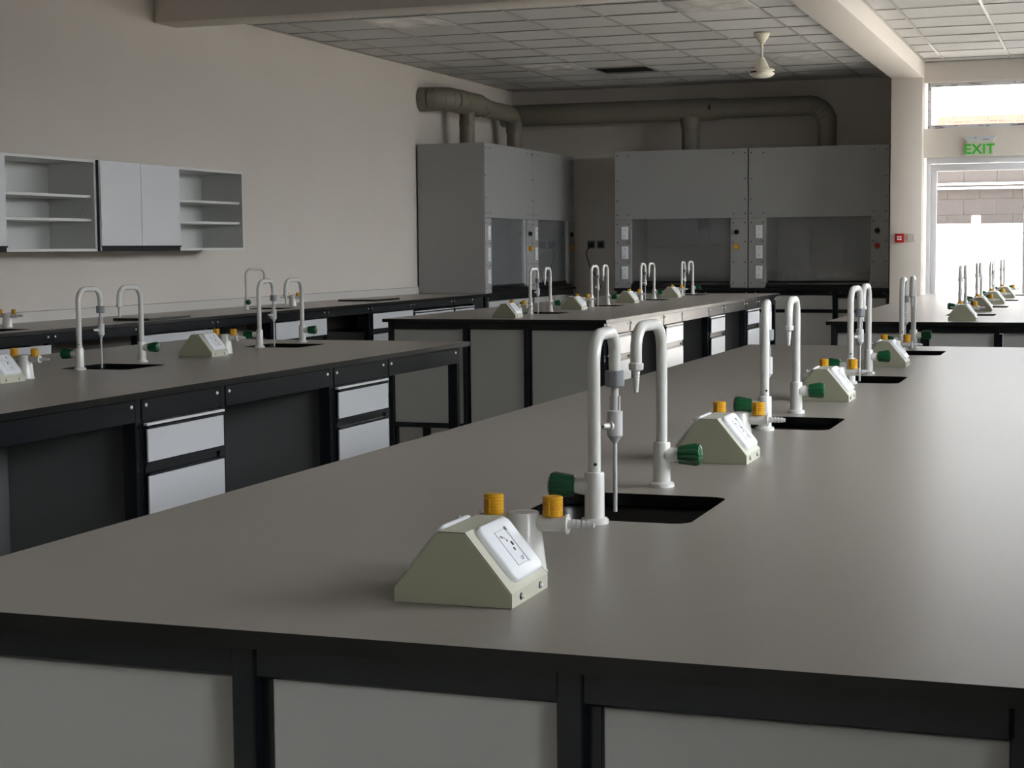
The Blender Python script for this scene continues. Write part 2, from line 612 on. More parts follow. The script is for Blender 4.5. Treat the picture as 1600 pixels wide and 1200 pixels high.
# fan without blades
t = thing('ceiling_fan', 'cream ceiling fan motor hanging on a short rod, without blades', 'fan', (-2.84, 14.66, ZC))
bm = new()
turned(bm, (0, 0, 0), (0, 0, -1), [(0, 0.068), (0.012, 0.070), (0.03, 0.060), (0.085, 0.022), (0.092, 0.014)], 24)
obj('canopy', bm, 'fan', t)
bm = new()
cyl(bm, (0, 0, -0.08), (0, 0, -0.24), 0.011, n=12)
obj('rod', bm, 'fan', t)
bm = new()
turned(bm, (0, 0, -0.205), (0, 0, -1), [(0, 0.018), (0.02, 0.03), (0.09, 0.064), (0.098, 0.07)], 24)
obj('cone', bm, 'fan', t)
bm = new()
turned(bm, (0, 0, -0.303), (0, 0, -1), [(0, 0.06), (0.004, 0.10), (0.018, 0.112), (0.030, 0.112), (0.032, 0.104), (0.037, 0.104), (0.039, 0.110), (0.055, 0.102), (0.075, 0.07), (0.082, 0.02), (0.083, 0.004)], 32)
obj('motor', bm, 'fan', t)
bm = new()
for k in range(3):
    a = k * 2 * PI / 3 + 0.5
    box(bm, -0.03, 0.03, 0.098, 0.116, -0.343, -0.331)
    for v in bm.verts[-8:]:
        pass
    m = Matrix.Rotation(a, 4, 'Z')
    bm.verts.ensure_lookup_table()
    for v in bm.verts[k * 8:k * 8 + 8]:
        v.co = m @ v.co
obj('blade_slot', bm, 'dark', t)

# ------------------------------------------------------------------ outside
struct('ground_strip', B(XR + 0.25, 30, -30, YDO, -0.12, -0.02), 'dimground', label='unseen ground strip along the window wall, made dark to cut bounce light')  # added dark ground, sends less bounce light up through the windows
bm = new()
box(bm, -30, 30, YDO, 60, -0.12, -0.02)
box(bm, XR + 0.25, 3.4, 10.0, YDO, -0.02, 0.0)  # added pale apron, bounces light up through the far window
gr = struct('ground', bm, 'ground', label='pale sunlit concrete yard outside, with an added light-bouncing apron')
bw = struct('wall_yard', B(-9, 6.6, 22.532, 22.75, -0.02, 2.985), 'mortar', label='unpainted block wall across the yard')
struct('sky_screen_wall', B(6.4, 6.6, -12, 22.53, -0.02, 2.5), 'block', label='added block wall out of view, holding low sky from the windows')  # added out of view to dim the upper part of the left wall
bm = new()
box(bm, -0.2005, 0.2005, 0, 0.05, -0.0997, 0.0997, 0.003, seg=1)
blk = mesh(bm, 'block', 'block')
bm = new()
box(bm, -0.1, 0.1, 0, 0.05, -0.035, 0.035, 0.003, seg=1)
brk = mesh(bm, 'brick', 'brick')
for r in range(7):
    for c in range(22):
        put('block', blk, bw, (-6.0 + c * 0.405 + (0.2 if r % 2 else 0), 22.52 + random.uniform(-0.002, 0.002), 1.42 + r * 0.203))
for c in range(40):
    for k in range(2):
        put('brick', brk, bw, (-5.9 + c * 0.212 + k * 0.1 + random.uniform(-0.004, 0.004), 22.517 + random.uniform(-0.006, 0.006), 2.875 + 0.078 * k))
lw = struct('wall_low', B(-9, 5, 21.4, 21.6, -0.02, 1.60, 0.01), 'render', label='low white rendered wall in the yard')
tag(obj('gate_post', B(-1.56, -1.46, 21.3, 21.4, -0.02, 1.70, 0.008), 'render'), 'short white post against the low yard wall seen through the door', 'post')
for k, z in enumerate((2.118, 2.064)):
    bm = new()
    tube(bm, [(-9, 22.44, z), (5, 22.44, z)], 0.016, 10)
    tag(obj('pipe', bm, 'render'), ('upper' if k == 0 else 'lower') + ' of two pale pipes along the yard block wall', 'pipe', 'pipes on the yard wall')

# ------------------------------------------------------------------ benches
L = 5.93
HW = 0.76
MODS = [0.555, 0.895, 0.555, 0.895, 0.555, 0.895, 0.555]
MB = [0.07]
for v in MODS:
    MB.append(MB[-1] + v)          # 0.07 .. 4.975
POSTS = MB + [5.84]
SINK_Y = [1.055 + 1.465 * k for k in range(4)]


def worktop_mesh(x0, x1, y0, y1, holes, hw=0.15, hl=0.155, r=0.03):
    """laminate board with rounded sink cut-outs; top face slot 0, black core slot 1"""
    bm = new()
    zt, zb = TOP, TOP - 0.022
    cell = 0.20
    ysp = [y0]
    for (cx, cy) in holes:
        ysp += [cy - cell, cy + cell]
    ysp.append(y1)

    def quad(a, b, c, d, z, mi):
        bm.faces.new([bm.verts.new((p[0], p[1], z)) for p in (a, b, c, d)]).material_index = mi
    cxs = holes[0][0] if holes else (x0 + x1) / 2
    if holes:
        for (z, mi) in ((zt, 0), (zb, 1)):
            quad((x0, y0), (cxs - cell, y0), (cxs - cell, y1), (x0, y1), z, mi)
            quad((cxs + cell, y0), (x1, y0), (x1, y1), (cxs + cell, y1), z, mi)
            for a, b in zip(ysp[0::2], ysp[1::2]):
                quad((cxs - cell, a), (cxs + cell, a), (cxs + cell, b), (cxs - cell, b), z, mi)
        for (cx, cy) in holes:
            inner = rrect(2 * hw, 2 * hl, r, 5)
            top_i, bot_i = [], []
            loops = []
            for z, mi, store in ((zt, 0, top_i), (zb, 1, bot_i)):
                iv = [bm.verts.new((cx + x, cy + y, z)) for x, y in inner]
                ov = []
                for x, y in inner:
                    k = cell / max(abs(x) * (cell / hw) if False else abs(x), abs(y), 1e-6)
                    ov.append([x * k, y * k])
                # snap the vertex nearest each corner onto the corner
                for sx in (-1, 1):
                    for sy in (-1, 1):
                        bi = min(range(len(ov)), key=lambda q: (ov[q][0] - sx * cell) ** 2 + (ov[q][1] - sy * cell) ** 2)
                        ov[bi] = [sx * cell, sy * cell]
                ovv = [bm.verts.new((cx + x, cy + y, z)) for x, y in ov]
                n = len(iv)
                for q in range(n):
                    bm.faces.new((iv[q], iv[(q + 1) % n], ovv[(q + 1) % n], ovv[q])).material_index = mi
                store += iv
            n = len(top_i)
            for q in range(n):
                bm.faces.new((top_i[q], top_i[(q + 1) % n], bot_i[(q + 1) % n], bot_i[q])).material_index = 1
    else:
        quad((x0, y0), (x1, y0), (x1, y1), (x0, y1), zt, 0)
        quad((x0, y0), (x1, y0), (x1, y1), (x0, y1), zb, 1)
    c = 0.0015
    for (a, b) in (((x0, y0), (x1, y0)), ((x1, y0), (x1, y1)), ((x1, y1), (x0, y1)), ((x0, y1), (x0, y0))):
        vv = [bm.verts.new((a[0], a[1], zb)), bm.verts.new((b[0], b[1], zb)), bm.verts.new((b[0], b[1], zt)), bm.verts.new((a[0], a[1], zt))]
        bm.faces.new(vv).material_index = 1
    bmesh.ops.remove_doubles(bm, verts=bm.verts[:], dist=0.0002)
    me = mesh(bm, 'worktop', ['top', 'core'], 20)
    me.polygons.foreach_set('use_smooth', [False] * len(me.polygons))
    return me


def bolt(bm, p, d, r=0.0064):
    turned(bm, p, d, [(0, r), (0.002, r), (0.004, r * 0.7), (0.0045, 0.0005)], 10)


def make_frame(label):
    t = thing('bench_frame', label, 'bench', (0, 0, 0))
    PW = 0.034
    ez = TOP - 0.0225
    bolt_me = {}
    for sd in (1, -1):
        bm = new()
        bolt(bm, (0, 0, 0), (sd, 0, 0))
        bolt_me[sd] = mesh(bm, 'bolt', 'steel')
    for sd in (-1, 1):
        xo = sd * 0.735
        for p in POSTS:
            bm = new()
            box(bm, min(xo, xo - sd * 0.05), max(xo, xo - sd * 0.05), p - PW / 2, p + PW / 2, 0.012, ez, 0.003, seg=1)
            lg = obj('leg', bm, 'frame', t)
            bm = new()
            box(bm, min(xo, xo - sd * 0.05) - 0.004, max(xo, xo - sd * 0.05) + 0.004, p - PW / 2 - 0.004, p + PW / 2 + 0.004, 0.0, 0.012)
            obj('foot', bm, 'dark', lg)
        ends = [0.035] + POSTS[1:]
        for a, b in zip(POSTS[:-1], POSTS[1:]):
            bm = new()
            x1 = xo + sd * 0.003
            x0 = xo - sd * 0.02
            box(bm, min(x0, x1), max(x0, x1), a + PW / 2 + 0.003, b - PW / 2 - 0.003, TOP - 0.10, ez - 0.003, 0.002, seg=1)
            rl = obj('apron_rail', bm, 'frame', t)
            for y in (a + 0.044, b - 0.044):
                put('bolt', bolt_me[sd], rl, (x1, y, TOP - 0.047))
    # near end: corner posts, two channel posts, rails and three panels
    for (a, b) in ((-0.735, -0.70), (0.70, 0.735)):
        lg = obj('leg', B(a, b, 0.035, 0.07, 0.012, ez, 0.003, seg=1), 'frame', t)
        obj('foot', B(a - 0.004, b + 0.004, 0.031, 0.074, 0.0, 0.012), 'dark', lg)
    for a in (-0.211, 0.204):
        bm = new()
        box(bm, a, a + 0.031, 0.030, 0.062, 0.012, ez, 0.002, seg=1)
        box(bm, a + 0.031, a + 0.048, 0.050, 0.062, 0.012, TOP - 0.07, 0.001, seg=1)
        lg = obj('leg', bm, 'frame', t)
        obj('foot', B(a - 0.003, a + 0.034, 0.027, 0.066, 0.0, 0.012), 'dark', lg)
    obj('end_rail', B(-0.70, 0.70, 0.035, 0.060, TOP - 0.067, ez, 0.003, seg=1), 'frame', t)
    obj('end_rail', B(-0.70, 0.70, 0.040, 0.060, 0.19, 0.222, 0.003, seg=1), 'frame', t)
    for (a, b, zt) in ((-0.698, -0.213, TOP - 0.071), (-0.162, 0.202, TOP - 0.058), (0.254, 0.698, TOP - 0.071)):
        pn = obj('end_panel', B(a, b, 0.052 if zt < TOP - 0.06 else 0.044, 0.066, 0.222, zt, 0.0015, seg=1), 'panel', t)
        if zt < TOP - 0.06:
            obj('chipboard_edge', B(a + 0.002, b - 0.03, 0.0525, 0.064, zt, zt + 0.0022), 'chip', pn)
    # far end rail
    obj('end_rail', B(-0.70, 0.70, 5.83, 5.855, TOP - 0.10, ez, 0.003, seg=1), 'frame', t)
    # service spine boards closing the knee spaces
    for sd in (-1, 1):
        for a, b in ((MB[1], MB[2]), (MB[3], MB[4]), (MB[5], MB[6])):
            obj('modesty_panel', B(min(sd * 0.2, sd * 0.215), max(sd * 0.2, sd * 0.215), a - 0.3, b + 0.3, 0.08, ez), 'carcass', t)
    bm = new()
    for a in (0.10, 4.96):
        box(bm, -0.2, 0.2, a - 0.01, a + 0.01, 0.08, ez)
    obj('spine_end', bm, 'carcass', t)
    return t


BENCH = {   # centre x, start y, place words
    'A': (-0.785, 1.765, 'front bench'),
    'B': (-3.680, 1.765, 'bench beside the wall cabinets'),
    'C': (-3.693, 10.13, 'bench before the fume cupboards'),
    'D': (-0.815, 10.13, 'bench by the exit door'),
}
FRL = {'A': 'dark steel bench frame with grey end panels, under the front worktop',
       'B': 'dark steel bench frame with open knee spaces, in the row beside the wall cabinets',
       'C': 'dark steel bench frame with grey end panels, standing before the fume cupboards',
       'D': 'dark steel bench frame with grey end panels, by the exit door'}
WTL = {'A': 'large grey laminate worktop with black edge, carrying the biggest sockets and taps',
       'B': 'grey laminate worktop with dark edge, on the bench beside the wall cabinets',
       'C': 'grey laminate worktop with black edge, on the bench before the fume cupboards',
       'D': 'pale shining laminate worktop with black edge, on the bench by the exit door'}
fr0 = make_frame(FRL['A'])
wt_me = worktop_mesh(-HW, HW, 0.0, L, [(0.0, y) for y in SINK_Y])
for k, (xc, y0, words) in BENCH.items():
    if k == 'A':
        fr0.location = (xc, y0, 0)
        fr0['group'] = 'steel bench frames'
    else:
        dup(fr0, (xc, y0, 0), 0, FRL[k], 'steel bench frames')
    o = put('worktop', wt_me, None, (xc, y0, 0))
    tag(o, WTL[k], 'worktop', 'island worktops')

# ------------------------------------------------------------------ drawer units
def make_cabinet(label, wd, depth=0.52, strip=True, lower=True, split=False):
    """front towards +x at x = 0, y from 0 to wd"""
    t = thing('drawer_cabinet', label, 'cabinet')
    e = 0.022
    top = TOP - 0.103 if strip else TOP - 0.09
    bm = new()
    box(bm, -depth, 0.0, e, wd - e, 0.09, top if strip else 0.655, 0.001, seg=1)
    obj('carcass', bm, 'carcass', t)
    obj('front_frame', B(0.0, 0.004, 0.019, wd - 0.019, 0.09, top), 'frame', t)
    obj('plinth', B(-depth, -0.05, e + 0.01, wd - e - 0.01, 0.0, 0.09), 'dark', t)
    if strip:
        obj('trim_strip', B(0.004, 0.018, 0.022, wd - 0.022, top - 0.010, top - 0.002), 'alu', t)
        ztop = top - 0.022
        zs = [(ztop, 0.668), (0.622, 0.34), (0.296, 0.11)]
    else:
        zs = [(top, 0.680), (0.634, 0.34), (0.296, 0.11)]
    cuts = [(0.022, wd - 0.034)] if not split else [(0.022, wd / 2 - 0.003), (wd / 2 + 0.003, wd - 0.034)]
    for (za, zb) in zs:
        for (ya, yb) in cuts:
            bm = new()
            box(bm, 0.013, 0.020, ya, yb, zb, za, 0.0012, seg=1)
            d = obj('drawer_front', bm, 'drawer', t)
            obj('front_spacer', B(0.004, 0.013, ya + 0.02, yb - 0.012, zb + 0.01, za - 0.01), 'dark', d)
            bm = new()
            h = 0.042 if za < 0.7 else 0.014
            if not (za > 0.7 and not strip):
                box(bm, 0.004, 0.012, ya, yb, za + h * 0.70, za + h)
                box(bm, 0.004, 0.020, ya + 0.004, yb - 0.004, za + 0.001, za + 0.008)
                box(bm, 0.004, 0.008, ya, yb, za + 0.008, za + h * 0.70)
                box(bm, 0.008, 0.016, yb - 0.024, yb - 0.006, za + h * 0.25, za + h * 0.66)
                obj('handle_channel', bm, 'frame', d)
    return t


ORD = ['first', 'second', 'third', 'fourth']
# drawer modules of the island benches on the side that faces the aisle by the windows
dm = [(MB[0], MB[1]), (MB[2], MB[3]), (MB[4], MB[5]), (MB[6], MB[7])]
cab0 = make_cabinet('x', 0.555)
first = True
for k in 'BC':
    xc, y0, words = BENCH[k]
    for i, (a, b) in enumerate(dm):
        if k == 'B' and i == 0:
            continue
        txt = 'pale drawer unit, %s of four under the %s' % (ORD[i] if i < 3 else 'last', words)
        if first:
            cab0.location = (xc + 0.737, y0 + a, 0)
            cab0['label'] = txt
            cab0['group'] = 'drawer units under the benches'
            first = False
        else:
            dup(cab0, (xc + 0.737, y0 + a, 0), 0, txt, 'drawer units under the benches')

# ------------------------------------------------------------------ sinks, taps, sockets, gas taps
def make_sink(label):
    t = thing('sink', label, 'sink')
    bm = new()
    lay = [(0.180, 0.0), (0.172, 0.0), (0.165, -0.012), (0.160, -0.17), (0.14, -0.195), (0.03, -0.205)]
    loops = []
    for h, z in lay:
        k = h / 0.165
        loops.append([bm.verts.new((x, y, TOP - 0.0235 + z)) for x, y in rrect(2 * 0.156 * k, 2 * 0.161 * k, min(0.04, h * 0.6), 5)])
    n = len(loops[0])
    for a, b in zip(loops, loops[1:]):
        for i in range(n):
            bm.faces.new((a[i], a[(i + 1) % n], b[(i + 1) % n], b[i]))
    bm.faces.new(loops[-1])
    obj('basin', bm, 'black', t)
    bm = new()
    turned(bm, (0, 0, TOP - 0.2285), (0, 0, 1), [(0, 0.03), (0.003, 0.03), (0.004, 0.02), (0.002, 0.018), (0.002, 0.001)], 16)
    obj('drain', bm, 'dark', t)
    return t


def swan(reach, h, drop, rb=0.047):
    z1 = h - 0.0105
    pts = [(0, 0, 0.078), (0, 0, 0.15), (0, 0, z1 - rb)]
    pts += [tuple(p) for p in arc((0, rb, z1 - rb), (0, -1, 0), (0, 0, 1), rb, 0, PI / 2, 7)][1:]
    rb2 = 0.042
    pts += [tuple(p) for p in arc((0, reach - rb2, z1 - rb2), (0, 0, 1), (0, 1, 0), rb2, 0, PI / 2, 7)]
    pts += [(0, reach, drop)]
    return pts


def lobes(a):
    return 1.0 - 0.10 * (0.5 + 0.5 * math.cos(8 * a)) ** 2


def make_tap(label, kind, side=-1, scale=1.0):
    """spout reaches towards +y; valve knob towards side * x"""
    t = thing('swan_neck_tap', label, 'tap')
    H = 0.318
    bm = new()
    turned(bm, (0, 0, 0), (0, 0, 1), [(0, 0.0235), (0.006, 0.0235), (0.009, 0.0205), (0.010, 0.017)], 24)
    obj('base_flange', bm, 'tap', t)
    bm = new()
    turned(bm, (0, 0, 0.008), (0, 0, 1), [(0, 0.0165), (0.073, 0.0162), (0.076, 0.0150), (0.077, 0.011)], 24)
    obj('body', bm, 'tap', t)
    bm = new()
    drop = 0.236 if kind == 'pump' else 0.242
    tube(bm, swan(0.15, H, drop), 0.0105, 16)
    sp = obj('spout', bm, 'tap', t)
    bm = new()
    turned(bm, (0.004, -0.0102, 0.098), (0.35, -1, 0), [(0, 0.0028), (0.0012, 0.0028), (0.0013, 0.0005)], 8)
    obj('grub_screw', bm, 'dark', sp)
    ax = Vector((side, -0.12, 0.04 if side < 0 else -0.03))
    bm = new()
    turned(bm, (side * 0.010, 0, 0.060), ax, [(0, 0.0150), (0.014, 0.0138), (0.026, 0.0112)], 16)
    vs = obj('valve_stem', bm, 'tap', t)
    bm = new()
    turned(bm, Vector((side * 0.010, 0, 0.060)) + ax.normalized() * 0.022, ax,
           [(0, 0.0150), (0.002, 0.0178), (0.034, 0.0222), (0.041, 0.0195), (0.0445, 0.0130), (0.045, 0.002)], 40, rad=lobes)
    obj('valve_knob', bm, 'green', t, sharp=28)
    y = 0.15
    if kind == 'pump':
        bm = new()
        turned(bm, (0, y, 0.212), (0, 0, 1), [(0, 0.0145), (0.002, 0.0165), (0.026, 0.0165), (0.028, 0.0150)], 24, rad=lambda a: 1 - 0.05 * (math.cos(8 * a) > 0.3))
        obj('collar_nut', bm, 'tapgrey', t)
        bm = new()
        turned(bm, (0, y, 0.165), (0, 0, 1), [(0, 0.0065), (0.047, 0.0065)], 14)
        for s in (-1, 1):
            box(bm, s * 0.007 - 0.0018, s * 0.007 + 0.0018, y - 0.003, y + 0.003, 0.17, 0.196)
        obj('neck', bm, 'clear', t)
        bm = new()
        turned(bm, (0, y, 0.172), (0, 0, -1), [(0, 0.0085), (0.002, 0.0132), (0.044, 0.0134), (0.046, 0.0115), (0.056, 0.0050)], 20)
        ap = obj('aspirator', bm, 'clear', t)
        d = Vector((-0.48, -0.87, 0.04)).normalized()
        bm = new()
        turned(bm, Vector((0, y, 0.145)) + d * 0.009, d, [(0, 0.0085), (0.006, 0.0085), (0.0065, 0.0052), (0.022, 0.0042), (0.0222, 0.0022), (0.014, 0.0020)], 14)
        obj('side_nozzle', bm, 'tap', ap)
        bm = new()
        cyl(bm, (0, y, 0.118), (0, y, -0.004), 0.0036, n=10)
        obj('outlet_tube', bm, 'clear', ap)
    else:
        bm = new()
        turned(bm, (0, y, 0.2435), (0, 0, -1), [(0, 0.0118), (0.002, 0.0135), (0.012, 0.0132), (0.014, 0.0100)], 20, rad=lambda a: 1 - 0.05 * (math.cos(8 * a) > 0.3))
        obj('collar_nut', bm, 'tap', t)
        bm = new()
        prof = []
        z, r = 0.0, 0.0078
        for q in range(7):
            prof += [(z, r), (z + 0.0045, r * 0.86)]
            z += 0.006
            r *= 0.91
        turned(bm, (0, y, 0.231), (0, 0, -1), prof, 14)
        obj('hose_nozzle', bm, 'tap', t, sharp=20)
    return t


def make_socket(label):
    """socket pedestal; y 0 (near end) to 0.148"""
    t = thing('socket_pedestal', label, 'socket')
    D = 0.148
    pf = [(-0.0800, 0), (-0.0800, 0.0185), (-0.0190, 0.0935), (0.0180, 0.0935), (0.0800, 0.0185), (0.0800, 0)]
    bm = new()
    prism(bm, pf, 0.0026, D - 0.0026)
    obj('housing', bm, 'pedlip', t, sharp=20)
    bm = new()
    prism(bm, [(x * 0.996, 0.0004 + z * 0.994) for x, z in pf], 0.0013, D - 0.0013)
    obj('gap_shade', bm, 'dark', t, sharp=20)  # dark prism painting the shadow gap round the end plates
    k = 0.985
    for (a, b) in ((0.0, 0.0013), (D - 0.0013, D)):
        bm = new()
        prism(bm, [(x * k, 0.0008 + z * 0.982) for x, z in pf], a, b)
        obj('end_plate', bm, 'ped', t, sharp=20)
    for sd in (1, -1):
        d = Vector((sd * 0.062, 0, -0.075)).normalized()
        nrm = Vector((sd * 0.075, 0, 0.062)).normalized()
        cen = Vector((sd * 0.0466, 0.081, 0.0591))
        yv = nrm.cross(d)
        m = Matrix((d, yv, nrm)).transposed().to_4x4()
        m.translation = cen
        bm = new()
        slab(bm, m, 0.086, 0.108, 0.0085, 0.013, round_=0.003)
        fp = obj('faceplate', bm, 'white', t)
        # local plate frame: x down the slope, y along the pedestal (sign by side)
        sy = 1 if yv.y > 0 else -1

        def P(x, y, z):
            return m @ Vector((x, sy * y, z))

        def patch(bm_, x0, x1, y0, y1, z0, z1):
            box(bm_, 0, 1, 0, 1, 0, 1)
            bm_.verts.ensure_lookup_table()
            for v in bm_.verts[-8:]:
                v.co = P(x0 + (x1 - x0) * v.co.x, y0 + (y1 - y0) * v.co.y, z0 + (z1 - z0) * v.co.z)
        zt = 0.0085
        bm = new()     # raised socket field
        patch(bm, -0.026, 0.026, -0.022, 0.014, zt - 0.001, zt + 0.0006)
        obj('socket_field', bm, 'white', fp)
        bm = new()     # pin holes
        for (x, y, a, b) in ((-0.004, 0.006, 0.0030, 0.0030), (0.004, 0.001, 0.0022, 0.0022), (-0.010, -0.003, 0.0015, 0.0015)):
            patch(bm, x - a, x + a, y - b, y + b, zt + 0.0002, zt + 0.0009)
        obj('pin_hole', bm, 'dark', fp)
        bm = new()     # curved printed shutters outlines beside the holes
        for (cx, cy, t0) in ((-0.010, -0.010, 2.2), (0.012, 0.006, -0.6), (-0.012, -0.013, 2.4), (0.015, 0.004, -0.7)):
            for q in range(5):
                a = t0 + q * 0.35
                x, y = cx + 0.006 * math.cos(a), cy + 0.006 * math.sin(a)
                patch(bm, x - 0.0008, x + 0.0008, y - 0.0008, y + 0.0008, zt + 0.0002, zt + 0.0008)
        obj('socket_marking', bm, 'grey', fp)
        bm = new()
        for x in (-0.026, 0.026):
            patch(bm, x - 0.0004, x + 0.0004, -0.022, 0.014, zt, zt + 0.0007)
        patch(bm, -0.026, 0.026, -0.0224, -0.0216, zt, zt + 0.0007)
        obj('socket_outline', bm, 'pale', fp)
        bm = new()     # rocker switch
        patch(bm, -0.028, 0.028, 0.018, 0.026, zt - 0.001, zt + 0.0012)
        sw = obj('rocker_switch', bm, 'white', fp)
        bm = new()
        patch(bm, -0.0285, -0.023, 0.0155, 0.0195, zt, zt + 0.0016)
        obj('switch_mark', bm, 'grey', fp)
        bm = new()
        patch(bm, -0.023, 0.026, 0.0168, 0.0177, zt, zt + 0.0008)
        obj('switch_gap', bm, 'pale', fp)
        for y in (0.037, 0.113):
            bm = new()
            turned(bm, (sd * 0.081, y, 0.0095), (sd, 0, 0), [(0, 0.0032), (0.0025, 0.0032), (0.0038, 0.0022), (0.004, 0.0004)], 12)
            sc_ = obj('screw', bm, 'steel', t)
            bm = new()
            turned(bm, (sd * 0.080, y, 0.0095), (sd, 0, 0), [(0, 0.0046), (0.001, 0.0046), (0.0011, 0.0004)], 14)
            obj('washer', bm, 'dark', sc_)
    return t


def make_gas(label):
    t = thing('gas_tap', label, 'gas tap')
    bm = new()
    turned(bm, (0, 0, 0), (0, 0, 1), [(0, 0.034), (0.003, 0.034), (0.004, 0.0325), (0.080, 0.0232), (0.085, 0.0215), (0.0865, 0.016)], 28)
    obj('turret', bm, 'tap', t)
    for sd in (-1, 1):
        zz = 0.070
        bm = new()
        turned(bm, (sd * 0.018, 0, zz), (sd, 0, 0), [(0, 0.0115), (0.044, 0.0115), (0.0445, 0.0140), (0.047, 0.0140), (0.0475, 0.011)], 18)
        am = obj('valve_arm', bm, 'tap', t)
        bm = new()
        prof = [(0, 0.0065)]
        z = 0.0
        for q in range(5):
            prof += [(z + 0.001, 0.0074 - q * 0.0003), (z + 0.0065, 0.0056 - q * 0.0003)]
            z += 0.0070
        prof += [(z + 0.003, 0.0042)]
        turned(bm, (sd * 0.064, 0, zz), (sd, 0, 0), prof, 14)
        obj('hose_nozzle', bm, 'clear', am, sharp=20)
        bm = new()
        prof = [(0, 0.0130), (0.0012, 0.0142), (0.009, 0.0142)]
        for q in range(4):
            z = 0.010 + q * 0.0042
            prof += [(z, 0.0133), (z + 0.0012, 0.0133), (z + 0.0018, 0.0143), (z + 0.0036, 0.0143)]
        prof += [(0.0275, 0.0135), (0.0285, 0.0120), (0.0287, 0.001)]
        turned(bm, (sd * 0.043, 0, zz + 0.010), (0, 0, 1), prof, 28)
        kn = obj('valve_knob', bm, 'yellow', t, sharp=25)
        bm = new()
        box(bm, -0.0018, 0.0018, -0.0158, -0.010, 0.004, 0.024, 0.0007, seg=1)
        obj('pointer', bm, 'yellow', kn, (sd * 0.043, 0, zz + 0.010), (0, 0, -0.15))
    return t


sink0 = make_sink('x')
pump0 = make_tap('x', 'pump', -1)
plain0 = make_tap('x', 'plain', -1)      # turned half round, so its knob faces +x
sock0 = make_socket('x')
gas0 = make_gas('x')
PROTO = {'sink': sink0, 'pump': pump0, 'plain': plain0, 'sock': sock0, 'gas': gas0}
USED = set()


def place(kind, loc, rz, label, group):
    if kind in USED:
        return dup(PROTO[kind], loc, rz, label, group)
    USED.add(kind)
    o = PROTO[kind]
    o.location = loc
    o.rotation_euler = (0, 0, rz)
    o['label'] = label
    o['group'] = group
    return o


TAPX = {'A': 0.0, 'B': -0.033, 'C': -0.035, 'D': -0.055}
rnd = random.Random(5)
for k, (xc, y0, words) in BENCH.items():
    for i in range(4):
        nth = ORD[i] if i < 3 else 'last'
        jit = (lambda s: rnd.uniform(-s, s))
        if not (k == 'B' and i < 2):
            place('sink', (xc, y0 + SINK_Y[i], 0), 0, 'black sink let into the %s, %s of its row' % (words, nth), 'black bench sinks')
            ra = jit(0.07)
            rb = PI + jit(0.07)
            if k == 'A' and i == 1:
                ra = 0.15
            if k == 'A' and i == 0:
                ra, rb = 0.05, PI - 0.06
            place('pump', (xc + TAPX[k], y0 + SINK_Y[i] - 0.183, TOP), ra, 'swan-neck tap with grey collar and aspirator, %s sink of the %s' % (nth, words), 'taps with aspirators')
            place('plain', (xc + TAPX[k], y0 + SINK_Y[i] + 0.262, TOP), rb, 'swan-neck tap with serrated nozzle, %s sink of the %s' % (nth, words), 'taps with serrated nozzles')
        py = 0.203 + 1.465 * i
        if not (k == 'B' and i < 2):
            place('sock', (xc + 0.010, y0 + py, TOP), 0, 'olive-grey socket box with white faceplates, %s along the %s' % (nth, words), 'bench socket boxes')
            place('gas', (xc + 0.025, y0 + py + 0.237, TOP), jit(0.05), 'gas turret with two yellow knobs, %s along the %s' % (nth, words), 'gas taps')

# ------------------------------------------------------------------ wall bench under the cabinets
WX = -5.83
wy0, wy1 = 4.0, 15.93
o = put('worktop', worktop_mesh(XL + 0.005, WX, wy0, wy1, [(-6.13, 8.33), (-6.13, 11.82)]))
tag(o, 'long grey laminate worktop against the wall, under the wall cabinets', 'worktop')
bm = new()
box(bm, XL + 0.002, XL + 0.022, wy0, wy1, TOP + 0.0005, TOP + 0.066)
box(bm, XL + 0.002, XL + 0.022, wy0, wy1, TOP + 0.066, TOP + 0.069, mi=1)
o = obj('upstand', bm, ['upst', 'grey'])
tag(o, 'thin white upstand strip along the back of the wall worktop', 'upstand')
wf = thing('bench_frame', 'dark steel bench frame along the wall under the wall cabinets', 'bench', (WX - 0.03, 0, 0))
wp = [4.1, 4.93, 5.82, 6.72, 7.6, 8.50, 9.455, 10.44, 11.30, 12.23, 13.08, 14.005, 15.0, 15.56]
bm = new()
bolt(bm, (0, 0, 0), (1, 0, 0))
bme = mesh(bm, 'bolt', 'steel')
for p in wp:
    lg = obj('leg', B(-0.05, 0, p - 0.017, p + 0.017, 0.012, TOP - 0.0225, 0.003, seg=1), 'frame', wf)
    obj('foot', B(-0.054, 0.004, p - 0.021, p + 0.021, 0, 0.012), 'dark', lg)
for a, b in zip(wp[:-1], wp[1:]):
    rl = obj('apron_rail', B(-0.02, 0.003, a + 0.020, b - 0.020, TOP - 0.085, TOP - 0.0255, 0.002, seg=1), 'frame', wf)
    for y in (a + 0.036, b - 0.036):
        put('bolt', bme, rl, (0.003, y, TOP - 0.045))
obj('leg', B(-0.20, 0.0, 15.58, 15.84, 0.0, TOP - 0.0225, 0.003, seg=1), 'frame', wf)
c1 = None
for n_, (a, b) in enumerate(((7.6, 8.50), (9.455, 10.44), (11.30, 12.23), (13.08, 14.005))):
    txt = 'wide pale drawer unit under the wall worktop, %s from the door-less cabinet end' % ORD[n_]
    txt = ['wide pale drawer unit under the wall worktop, below the first open wall cabinet',
           'wide pale drawer unit under the wall worktop, below the closed wall cabinet',
           'wide pale drawer unit under the wall worktop, below its swan-neck tap',
           'wide pale drawer unit under the wall worktop, close to the fume cupboards'][n_]
    cw = make_cabinet(txt, b - a, 0.55, strip=False)
    cw.location = (WX - 0.028, a, 0)
    cw['group'] = 'drawer units under the wall worktop'
